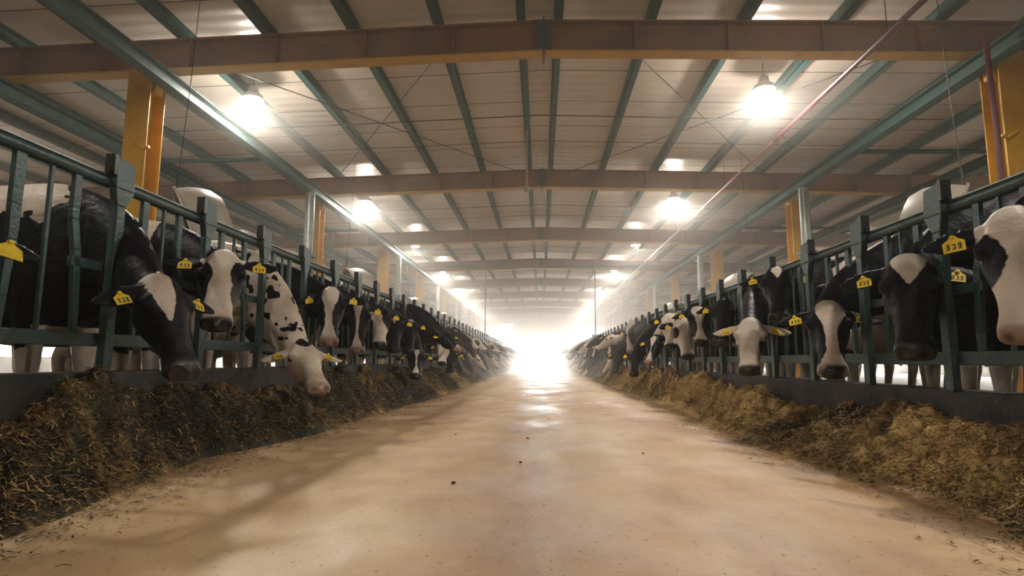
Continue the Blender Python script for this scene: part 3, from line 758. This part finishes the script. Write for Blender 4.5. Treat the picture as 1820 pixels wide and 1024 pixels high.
def to_local(P, X0, Y0, H, z0):
    P = np.array(P, float)-np.array([X0, Y0, z0]); c, s_ = math.cos(-H), math.sin(-H)
    return np.array([c*P[0]-s_*P[1], s_*P[0]+c*P[1], P[2]])
def near_point(P, px, py, L_, near=True):
    """the point on the sight line of a pixel that lies L_ from P (nearer or farther solution)"""
    d = ray(px, py); w = P-CAM; b = w.dot(d); c2 = w.dot(w)-L_*L_; disc = b*b-c2
    if disc < 0: return CAM+d*b
    return CAM + d*(b-math.sqrt(disc) if near else b+math.sqrt(disc))
def cow(side, label, poll, muz, by, bx=.42, head_deg=0, near=True, tags=(1, 1), group='dairy cows in the %s row', res=.013, hl=.53, face=None, tagscale=1.0, ink=False, **kw):
    """poll = (px, py, X): where the crown of the head is; muz = (px, py): where the nose is; by = Y of the body behind the fence"""
    fx = XFL if side < 0 else XFR
    z0 = .12 if side < 0 else .10
    P = on_x(*poll); M = near_point(P, muz[0], muz[1], hl, near) if len(muz) == 2 else on_x(*muz)
    X0 = fx + side*bx; H = (0 if side < 0 else PI) + math.radians(head_deg)
    Pl, Ml = to_local(P, X0, by, H, z0), to_local(M, X0, by, H, z0)
    fc = None if face is None else math.radians(face)-H
    me, I = cow_mesh('cow', Pl, Ml, res=res, facing=fc, **kw)
    o = bpy.data.objects.new('cow', me); COL.objects.link(o); o.location = (X0, by, z0); o.rotation_euler = (0, 0, H)
    tag(o, label, 'cow', group % SIDE[side])
    add_cow_parts(o, I, tags, True, kw.get('eardrop', .22), ink, tagscale, kw.get('ear_up', (0, 0)))
    return o
BL_WIDE = [(-.02, .05), (.03, .075), (.10, .07), (.18, .045), (.27, .03), (.36, .032), (.42, .05), (.50, .075), (.56, .08)]
BL_TRI = [(-.03, .05), (.0, .085), (.06, .07), (.12, .035), (.17, .005), (.19, -.02), (.6, -.03)]
BL_DIA = [(-.01, -.01), (.02, .045), (.06, .045), (.10, .02), (.14, .002), (.16, -.02), (.6, -.03)]
BL_THIN = [(-.02, .02), (.05, .045), (.12, .03), (.22, .012), (.33, .010), (.42, .03), (.50, .055), (.56, .06)]
BL_SNIP = [(0, -.02), (.40, -.02), (.45, .02), (.5, .05), (.56, .06)]

# ---- left row, nearest first
def fn_front_black(x0, zlo=1.12):   # black forequarters, white saddle behind x0
    return lambda co, f, j: np.where(co[:, 2] > .62, np.minimum((x0-co[:, 0])+j*.25, co[:, 2]-zlo+j*.3), f)
cow(-1, 'cow cut by the left picture edge, only a black tagged ear in view', (-95, 365, -1.98), (-60, 610), 1.75, head_deg=0, seed=3, white_frac=.5, ear_white=(0, 0), tagscale=1.15, res=.015)
cow(-1, 'big black cow with white back eating, nearest on the left, white triangle on forehead', (292, 490, -1.86), (345, 650), 3.0, bx=.38, head_deg=-4, near=True, seed=5, white_frac=.5, blaze=[(-.03, .02), (.0, .055), (.06, .06), (.16, .045), (.26, .01), (.30, -.02), (.6, -.03)], blaze_off=.03, muzzle='dark', body_fn=fn_front_black(.06, 1.16), eardrop=.5, ink=True)
cow(-1, 'cow with white face, black eye patches and black tagged ears, second on the left', (398, 446, -1.93), (384, 565), 3.78, bx=.50, head_deg=6, seed=9, head='white', patches=[(.125, .17, -.04, .09, -1), (-.125, .17, -.04, .095, -1), (.12, .28, -.07, .07, -1), (-.12, .29, -.07, .085, -1)], muzzle='dark', body_fn=fn_front_black(.22, .95), tagscale=1.1, ink=True, eardrop=.05, ear_up=(.15, .15))
cow(-1, 'white cow with small black spots on neck, head down in the feed on the left', (538, 606, -1.80), (572, 676), 4.52, bx=.36, head_deg=-3, near=True, seed=12, head='white', neck='spots', white_frac=.9, ear_white=(1, 1), patches=[(.0, .02, .04, .055, -1)], muzzle='pink', eardrop=.4, ink=True, lower_white=True)
cow(-1, 'black cow with wide white blaze and pink nose looking out on the left', (590, 512, -1.90), (583, 604), 5.28, bx=.45, head_deg=4, seed=17, blaze=BL_WIDE, blaze_off=.01, muzzle='pink', white_frac=.3)
cow(-1, 'black cow with narrow white blaze just right of the pink-nosed one', (638, 535, -1.90), (632, 622), 6.0, bx=.42, seed=21, blaze=BL_THIN, muzzle='pink', white_frac=.35)
cow(-1, 'white-faced cow with one black eye patch and dark muzzle, sixth on the left', (676, 547, -1.92), (674, 608), 6.7, bx=.42, seed=23, head='white', patches=[(-.12, .14, -.03, .11, -1), (.13, .2, -.05, .07, -1)], muzzle='dark', white_frac=.6)
cow(-1, 'black-faced cow with yellow tag beside the white face, seventh on the left', (702, 560, -1.92), (700, 618), 7.4, seed=27, blaze=BL_DIA, muzzle='dark', white_frac=.2, res=.017)
cow(-1, 'black-headed cow with white star under its tag, eighth on the left', (729, 568, -1.92), (727, 622), 8.1, seed=29, blaze=BL_DIA, muzzle='dark', white_frac=.2, res=.017)
cow(-1, 'black cow with thin stripe eating, its head lowest in the left feed', (741, 622, -1.78), (739, 662), 8.8, bx=.36, seed=33, blaze=BL_THIN, muzzle='dark', white_frac=.15, res=.017)
cow(-1, 'long-necked black cow stretching far into the aisle on the left, white nose', (790, 588, -1.55), (818, 614), 9.5, bx=.10, head_deg=6, seed=37, blaze=BL_SNIP, muzzle='pink', white_frac=.1, res=.017)
cow(-1, 'white-faced cow with head low beneath the long-necked black cow', (788, 606, -1.80), (785, 642), 10.2, bx=.4, seed=41, head='white', muzzle='dark', white_frac=.3, res=.017)
cow(-1, 'black cow eating behind the low white face on the left', (803, 622, -1.75), (799, 655), 10.9, bx=.4, seed=43, muzzle='dark', white_frac=.1, res=.017)

# ---- right row, nearest first
cow(1, 'cow with white face and black eye patch cut by the right picture edge', (1800, 372, 1.86), (1826, 585), 2.5, bx=.45, head_deg=-3, near=True, seed=51, head='white', patches=[(-.105, .20, -.05, .085, -1), (-.11, .10, -.06, .06, -1), (.105, .2, -.05, .09, -1)], muzzle='pink', white_frac=.5, tagscale=1.15, neck='black', eardrop=.15, ink=True)
cow(1, 'black cow with white triangular forehead and black muzzle, second on the right', (1612, 455, 1.90), (1626, 612), 3.2, bx=.48, seed=55, blaze=BL_TRI, blaze_off=0, muzzle='dark', white_frac=.3, eardrop=.2, ink=True, scale=1.03)
cow(1, 'black cow with white hump mostly hidden behind the blazed one on the right', (1527, 478, 2.35), (1500, 560), 4.55, bx=.95, head_deg=0, seed=58, muzzle='dark', white_frac=.5, eardrop=.1, ear_up=(.1, .1))
cow(1, 'black cow with long white blaze, pinkish muzzle and two bright tags on the right', (1470, 536, 1.86), (1480, 650), 3.88, bx=.55, seed=61, blaze=[(-.03, .06), (.04, .09), (.12, .075), (.2, .04), (.3, .03), (.38, .035), (.44, .06), (.5, .08), (.56, .08)], blaze_off=-.01, muzzle='mixed', white_frac=.25, tagscale=1.1, ink=True, eardrop=.25)
cow(1, 'black cow holding its head high with white diamond on forehead on the right', (1380, 474, 2.02), (1386, 556), 5.2, bx=.55, seed=65, blaze=BL_DIA, muzzle='mixed', white_frac=.2, eardrop=.22, ink=True)
cow(1, 'beige-white headed cow with dark muzzle and low head below the diamond cow', (1333, 566, 1.78), (1330, 650), 5.85, bx=.45, seed=68, head='white', ear_white=(1, 1), patches=[(-.11, .26, -.07, .055, -1), (.12, .27, -.10, .05, -1)], muzzle='dark', white_frac=.5, ink=True, eardrop=.1)
cow(1, 'shiny all-black cow face beside the beige head on the right', (1285, 532, 1.98), (1277, 605), 6.5, bx=.5, seed=71, muzzle='dark', white_frac=.15)
cow(1, 'black cow with crisp white blaze and black ears, seventh on the right', (1240, 545, 1.93), (1247, 604), 7.15, seed=73, blaze=BL_WIDE, muzzle='dark', white_frac=.4, res=.015)
cow(1, 'cow with long white face and one black ear, lower than the blazed one beside', (1214, 566, 1.84), (1227, 632), 7.8, bx=.4, seed=77, head='white', patches=[(.12, .17, -.05, .06, -1)], muzzle='dark', white_frac=.5, res=.015)
cow(1, 'white-faced cow with pale ears and dark nose, ninth on the right', (1190, 558, 1.92), (1193, 612), 8.5, seed=79, head='white', ear_white=(1, 0), muzzle='dark', white_frac=.6, res=.017)
cow(1, 'black cow with white stripe on neck leaning down, tenth on the right', (1163, 598, 1.80), (1150, 640), 9.2, bx=.36, seed=83, blaze=BL_THIN, muzzle='pink', white_frac=.5, neck='mixed', res=.017)
cow(1, 'black cow eating low beside a narrow white face on the right', (1130, 622, 1.72), (1125, 662), 9.95, bx=.34, seed=85, muzzle='dark', white_frac=.1, res=.017)
cow(1, 'cow with narrow white face raised behind two eating black cows on the right', (1121, 583, 1.9), (1119, 624), 10.7, seed=87, head='white', patches=[(.12, .17, -.05, .07, -1), (-.12, .17, -.05, .07, -1)], muzzle='pink', white_frac=.5, res=.02)
cow(1, 'black cow eating in front of the patched cow on the right', (1098, 622, 1.7), (1090, 658), 11.5, bx=.34, seed=89, muzzle='dark', white_frac=.1, res=.02)
cow(1, 'black and white patched cow with head bent down behind the eating black cow', (1085, 596, 1.8), (1080, 632), 12.3, seed=93, blaze=BL_WIDE, muzzle='pink', white_frac=.6, neck='mixed', res=.02)

# ---- the rows that fade away: a few kinds, each copied with its parts
KINDS = []
spec = [('mostly black cow with a white blaze', dict(blaze=BL_WIDE, muzzle='dark', white_frac=.2), (.80, .06, 1.02), (1.06, .20, .56)),
        ('mostly black cow eating with head down', dict(muzzle='dark', white_frac=.12), (.66, -.05, .62), (.90, -.12, .22)),
        ('white-faced patched cow', dict(head='white', patches=[(.12, .16, -.04, .08, -1)], muzzle='dark', white_frac=.6, neck='mixed'), (.76, .0, 1.10), (1.16, -.08, .78)),
        ('black-headed cow with white patches', dict(blaze=BL_TRI, muzzle='pink', white_frac=.5), (.74, -.06, .95), (1.08, -.24, .58)),
        ('pale cow with head in the feed', dict(head='white', ear_white=(1, 0), muzzle='pink', white_frac=.75, neck='mixed'), (.70, .05, .60), (.98, .10, .22)),
        ('black cow with a thin stripe on its face', dict(blaze=BL_THIN, muzzle='pink', white_frac=.3, neck='mixed'), (.80, .0, 1.18), (1.22, .10, .92))]
for i, (lab, kw, P, M) in enumerate(spec):
    me, I = cow_mesh('cow', P, M, res=.026, seed=101+i*7, **kw)
    KINDS.append((lab, me, I))
def ordinal(n):
    u = ['', 'first', 'second', 'third', 'fourth', 'fifth', 'sixth', 'seventh', 'eighth', 'ninth', 'tenth', 'eleventh', 'twelfth', 'thirteenth', 'fourteenth', 'fifteenth', 'sixteenth', 'seventeenth', 'eighteenth', 'nineteenth']
    if n < 20: return u[n]
    tens = {2: ('twenty', 'twentieth'), 3: ('thirty', 'thirtieth'), 4: ('forty', 'fortieth'), 5: ('fifty', 'fiftieth'), 6: ('sixty', 'sixtieth'), 7: ('seventy', 'seventieth')}[n//10]
    return tens[1] if n % 10 == 0 else tens[0]+'-'+u[n % 10]
rnd = random.Random(11)
seen = {}
for sd in (-1, 1):
    y = 11.7 if sd < 0 else 13.1
    k = 0; last = -1
    while y < Y_END-2:
        ki = rnd.choice([j for j in range(6) if j != last]); last = ki
        lab, me, I = KINDS[ki]
        if rnd.random() > .06:
            L_ = '%s, %s place down the %s row' % (lab, ordinal(k+(13 if sd < 0 else 16)), SIDE[sd])
            key = (sd, ki)
            if ki not in seen:
                o = bpy.data.objects.new('cow', me); COL.objects.link(o)
                add_cow_parts(o, I, (1, 1), False, .22, False, 1.0); seen[ki] = o
            else: o = copy_tree(seen[ki])
            o.location = ((XFL-.40-rnd.uniform(-.06, .1)) if sd < 0 else (XFR+.40+rnd.uniform(-.06, .1)), y, .12 if sd < 0 else .10)
            o.rotation_euler = (0, 0, (0 if sd < 0 else PI)+rnd.uniform(-.12, .12))
            tag(o, L_, 'cow', 'dairy cows far down the %s row' % SIDE[sd])
        y += rnd.uniform(.74, .95); k += 1
print('cows', len(seen))

# ------------------------------------------------------------------ feed along both curbs
def feed(sd):
    if sd < 0:
        xin = -2.20; ctr = [(-3, -1.78), (1.5, -1.78), (2.1, -1.80), (3.4, -1.98), (4.3, -1.80), (5.6, -1.78), (8.2, -1.68), (12, -1.72), (18.6, -1.75), (56, -1.75)]
        hts = [(-3, .36), (2.2, .36), (2.9, .44), (3.5, .40), (4.1, .36), (5, .38), (6.2, .46), (8, .40), (10, .42), (14, .38), (56, .36)]
    else:
        xin = 2.06; ctr = [(-3, 1.62), (2.0, 1.64), (2.43, 1.72), (2.76, 1.72), (3.48, 1.56), (4.8, 1.58), (6, 1.66), (8.3, 1.80), (12, 1.66), (18, 1.68), (56, 1.70)]
        hts = [(-3, .22), (2.4, .24), (2.75, .27), (3.2, .30), (4.0, .25), (4.8, .24), (5.3, .33), (6, .26), (7, .42), (8, .34), (10, .40), (14, .36), (56, .34)]
    ys = np.concatenate([np.arange(-1.0, 8, .018), np.arange(8, 16, .04), np.arange(16, 54.9, .12)])
    nx = 44; us = np.linspace(0, 1, nx)
    Y, U_ = np.meshgrid(ys, us, indexing='ij'); Y = Y.ravel(); U_ = U_.ravel()
    xe = np.interp(Y, [c[0] for c in ctr], [c[1] for c in ctr])
    q = np.stack([Y*1.0, np.zeros_like(Y), np.zeros_like(Y)], 1)
    xe = xe + sd*(noise3(q*2.6, 3+sd)-.5)*.12*(-1)
    X = xin + (xe-xin)*U_*1.22
    hh = np.interp(Y, [c[0] for c in hts], [c[1] for c in hts])
    prof = np.interp(U_, [0, .12, .28, .5, .72, .88, 1.0], [.78, .97, .88, .56, .27, .10, -.03])
    P = np.stack([X, Y, np.zeros_like(X)], 1)
    lump = (fbm(P*3.0, 8+sd, 3)-.5)
    fine = (fbm(P*16, 9+sd, 3)-.5)
    vf = (fbm(P*60, 10+sd, 2)-.5)
    amp = np.clip(prof, 0, 1)**.6
    Z = hh*prof*(1+lump*.9) + amp*(lump*.14+fine*.12+vf*.035)
    Z = np.where(U_ > .995, -.03, Z)
    V = np.stack([X, Y, Z], 1); ny = len(ys)
    i, j = np.meshgrid(np.arange(ny-1), np.arange(nx-1), indexing='ij'); a = (i*nx+j).ravel()
    Fq = np.stack([a, a+1, a+1+nx, a+nx], 1)
    if sd > 0: Fq = Fq[:, ::-1]
    me = bpy.data.meshes.new('feed'); me.from_pydata(V.tolist(), [], Fq.tolist())
    big = fbm(P*np.array([1.6, 1.1, 1])+3, 21+sd, 2)
    if sd < 0: tone = (big-.5)*2.2+.10+np.clip((prof-.75)*1.0, 0, .3)+fine*.9+.35*np.clip((.25-prof)*3, 0, 1)  # crest tone raised: the highlight on top is put into the colour
    else: tone = (big-.5)*2.6+.76+fine*1.1  # golden straw, tone also raised for the stronger light on this side
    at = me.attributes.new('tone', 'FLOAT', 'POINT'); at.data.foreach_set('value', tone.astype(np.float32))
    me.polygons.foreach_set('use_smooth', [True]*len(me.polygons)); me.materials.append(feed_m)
    o = bpy.data.objects.new('feed', me); COL.objects.link(o)
    tag(o, 'long heap of %s silage and straw along the %s curb' % ('dark' if sd < 0 else 'golden', SIDE[sd]), 'feed', kind='stuff')
    # loose stalks on top and scattered on the floor
    R = np.random.RandomState(40+sd)
    n = 60000
    yy = 1.2+ (R.rand(n)**1.7)*16; uu = R.rand(n)
    scat = R.rand(n) < .16
    xe2 = np.interp(yy, [c[0] for c in ctr], [c[1] for c in ctr])
    xs = xin+(xe2-xin)*(uu*1.08); xs = np.where(scat, xe2 - sd*np.abs(R.randn(n))*.16+sd*.03, xs)
    # height lookup on the grid
    iy = np.clip(np.searchsorted(ys, yy), 0, ny-1); x_row = X.reshape(ny, nx)[iy]; z_row = Z.reshape(ny, nx)[iy]; t_row = tone.reshape(ny, nx)[iy]
    frac = (xs-x_row[:, 0])/(x_row[:, -1]-x_row[:, 0]); idx = np.clip(frac*(nx-1), 0, nx-1); i0 = np.clip(idx.astype(int), 0, nx-2)
    w = idx-i0; ar = np.arange(n); zs = z_row[ar, i0]*(1-w)+z_row[ar, i0+1]*w; tn = t_row[ar, i0]
    zs = np.where(frac > .99, .002, np.maximum(zs, .002))
    L_ = R.uniform(.015, .075, n)*(1+.0*yy); wd = R.uniform(.0009, .0026, n)*(1+yy*.06)
    L_ = np.where(scat, L_*.55, L_)
    ang = R.rand(n)*2*PI; el = np.where(frac > .97, 0, R.uniform(-.35, .6, n))
    d = np.stack([np.cos(ang)*np.cos(el), np.sin(ang)*np.cos(el), np.sin(el)], 1)
    s_ = np.stack([-np.sin(ang), np.cos(ang), R.uniform(-.4, .4, n)], 1)
    c = np.stack([xs, yy, zs+.004], 1); bend = np.stack([np.zeros(n), np.zeros(n), -.18*L_], 1)
    A = c-d*L_[:, None]*.5; Bm = c-bend*.6; Cc = c+d*L_[:, None]*.5
    sw = s_*wd[:, None]
    V = np.concatenate([A-sw, A+sw, Bm-sw, Bm+sw, Cc-sw, Cc+sw])
    V[:, 2] = np.maximum(V[:, 2], .001)
    k = np.arange(n); F2 = np.concatenate([np.stack([k, k+n, k+3*n, k+2*n], 1), np.stack([k+2*n, k+3*n, k+5*n, k+4*n], 1)])
    me = bpy.data.meshes.new('straw'); me.from_pydata(V.tolist(), [], F2.tolist())
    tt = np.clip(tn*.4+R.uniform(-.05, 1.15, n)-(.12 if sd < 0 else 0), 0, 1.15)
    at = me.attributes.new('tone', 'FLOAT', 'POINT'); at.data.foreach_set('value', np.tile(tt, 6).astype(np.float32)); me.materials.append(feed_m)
    o2 = bpy.data.objects.new('straw', me); COL.objects.link(o2)
    tag(o2, 'loose straw stalks scattered over and in front of the %s feed heap' % SIDE[sd], 'straw', kind='stuff')
feed(-1); feed(1)
# a few clods on the driving lane
for k, (px, py, lab) in enumerate(((925, 823, 'dark clod in the middle of the driving lane, the nearest big one'), (1143, 807, 'dark clod alone on the right half of the driving lane'), (806, 860, 'flat clod left of the middle, nearest of all'), (720, 737, 'clod on the left of the lane by the shadow edge'),
        (1530, 855, 'clod near the right feed heap, left one of a pair'), (1550, 858, 'clod near the right feed heap, right one of a pair'), (810, 773, 'clod left of the middle, beyond the nearest ones'), (938, 780, 'middle clod just beyond the nearest big one'), (975, 745, 'farthest small clod in the middle of the lane'))):
    d = ray(px, py); p = CAM+d*(-CAM[2]/d[2]); rr = random.uniform(.007, .013)
    b = MB(); N = 6
    b.lathe([(max(.0004, rr*math.sin(PI*i/N)*(1+.25*math.sin(i*2.1+k))), -rr*.55*math.cos(PI*i/N)) for i in range(N+1)], (0, 0, rr*.5), 8)
    tag(b.build('clod', feed_m, loc=(p[0], p[1], 0), smooth=True), lab, 'clod', 'clods on the driving lane')

# ------------------------------------------------------------------ dusty air, thicker towards the open door, plus added layers for lamp halos
def haze(name, y0, y1, dens, g, xw=13.9, top=4.5, bot=.002):
    m = bpy.data.materials.new(name); m.use_nodes = True; nt = m.node_tree; nt.nodes.clear()
    out = nt.nodes.new('ShaderNodeOutputMaterial'); v = nt.nodes.new('ShaderNodeVolumeScatter')
    v.inputs['Color'].default_value = (1, .97, .92, 1); v.inputs['Density'].default_value = dens; v.inputs['Anisotropy'].default_value = g
    nt.links.new(v.outputs[0], out.inputs['Volume']); m.cycles.homogeneous_volume = True
    struct(MB().box(-xw, xw, y0, y1, bot, top).build(name, m))
haze('haze', -1.5, Y_END+3, .003, .4)
haze('haze.001', 10, Y_END+3, .017, .62)
haze('haze.002', 22, Y_END+3, .022, .68)
haze('haze.003', -1.5, 20, .09, 0, 13.5, 4.62, 4.1)  # added dense layer under the roof, makes the halos round the lamps
haze('haze.004', 20, Y_END, .03, 0, 13.5, 4.62, 4.1)  # the same added halo layer further down, thinner
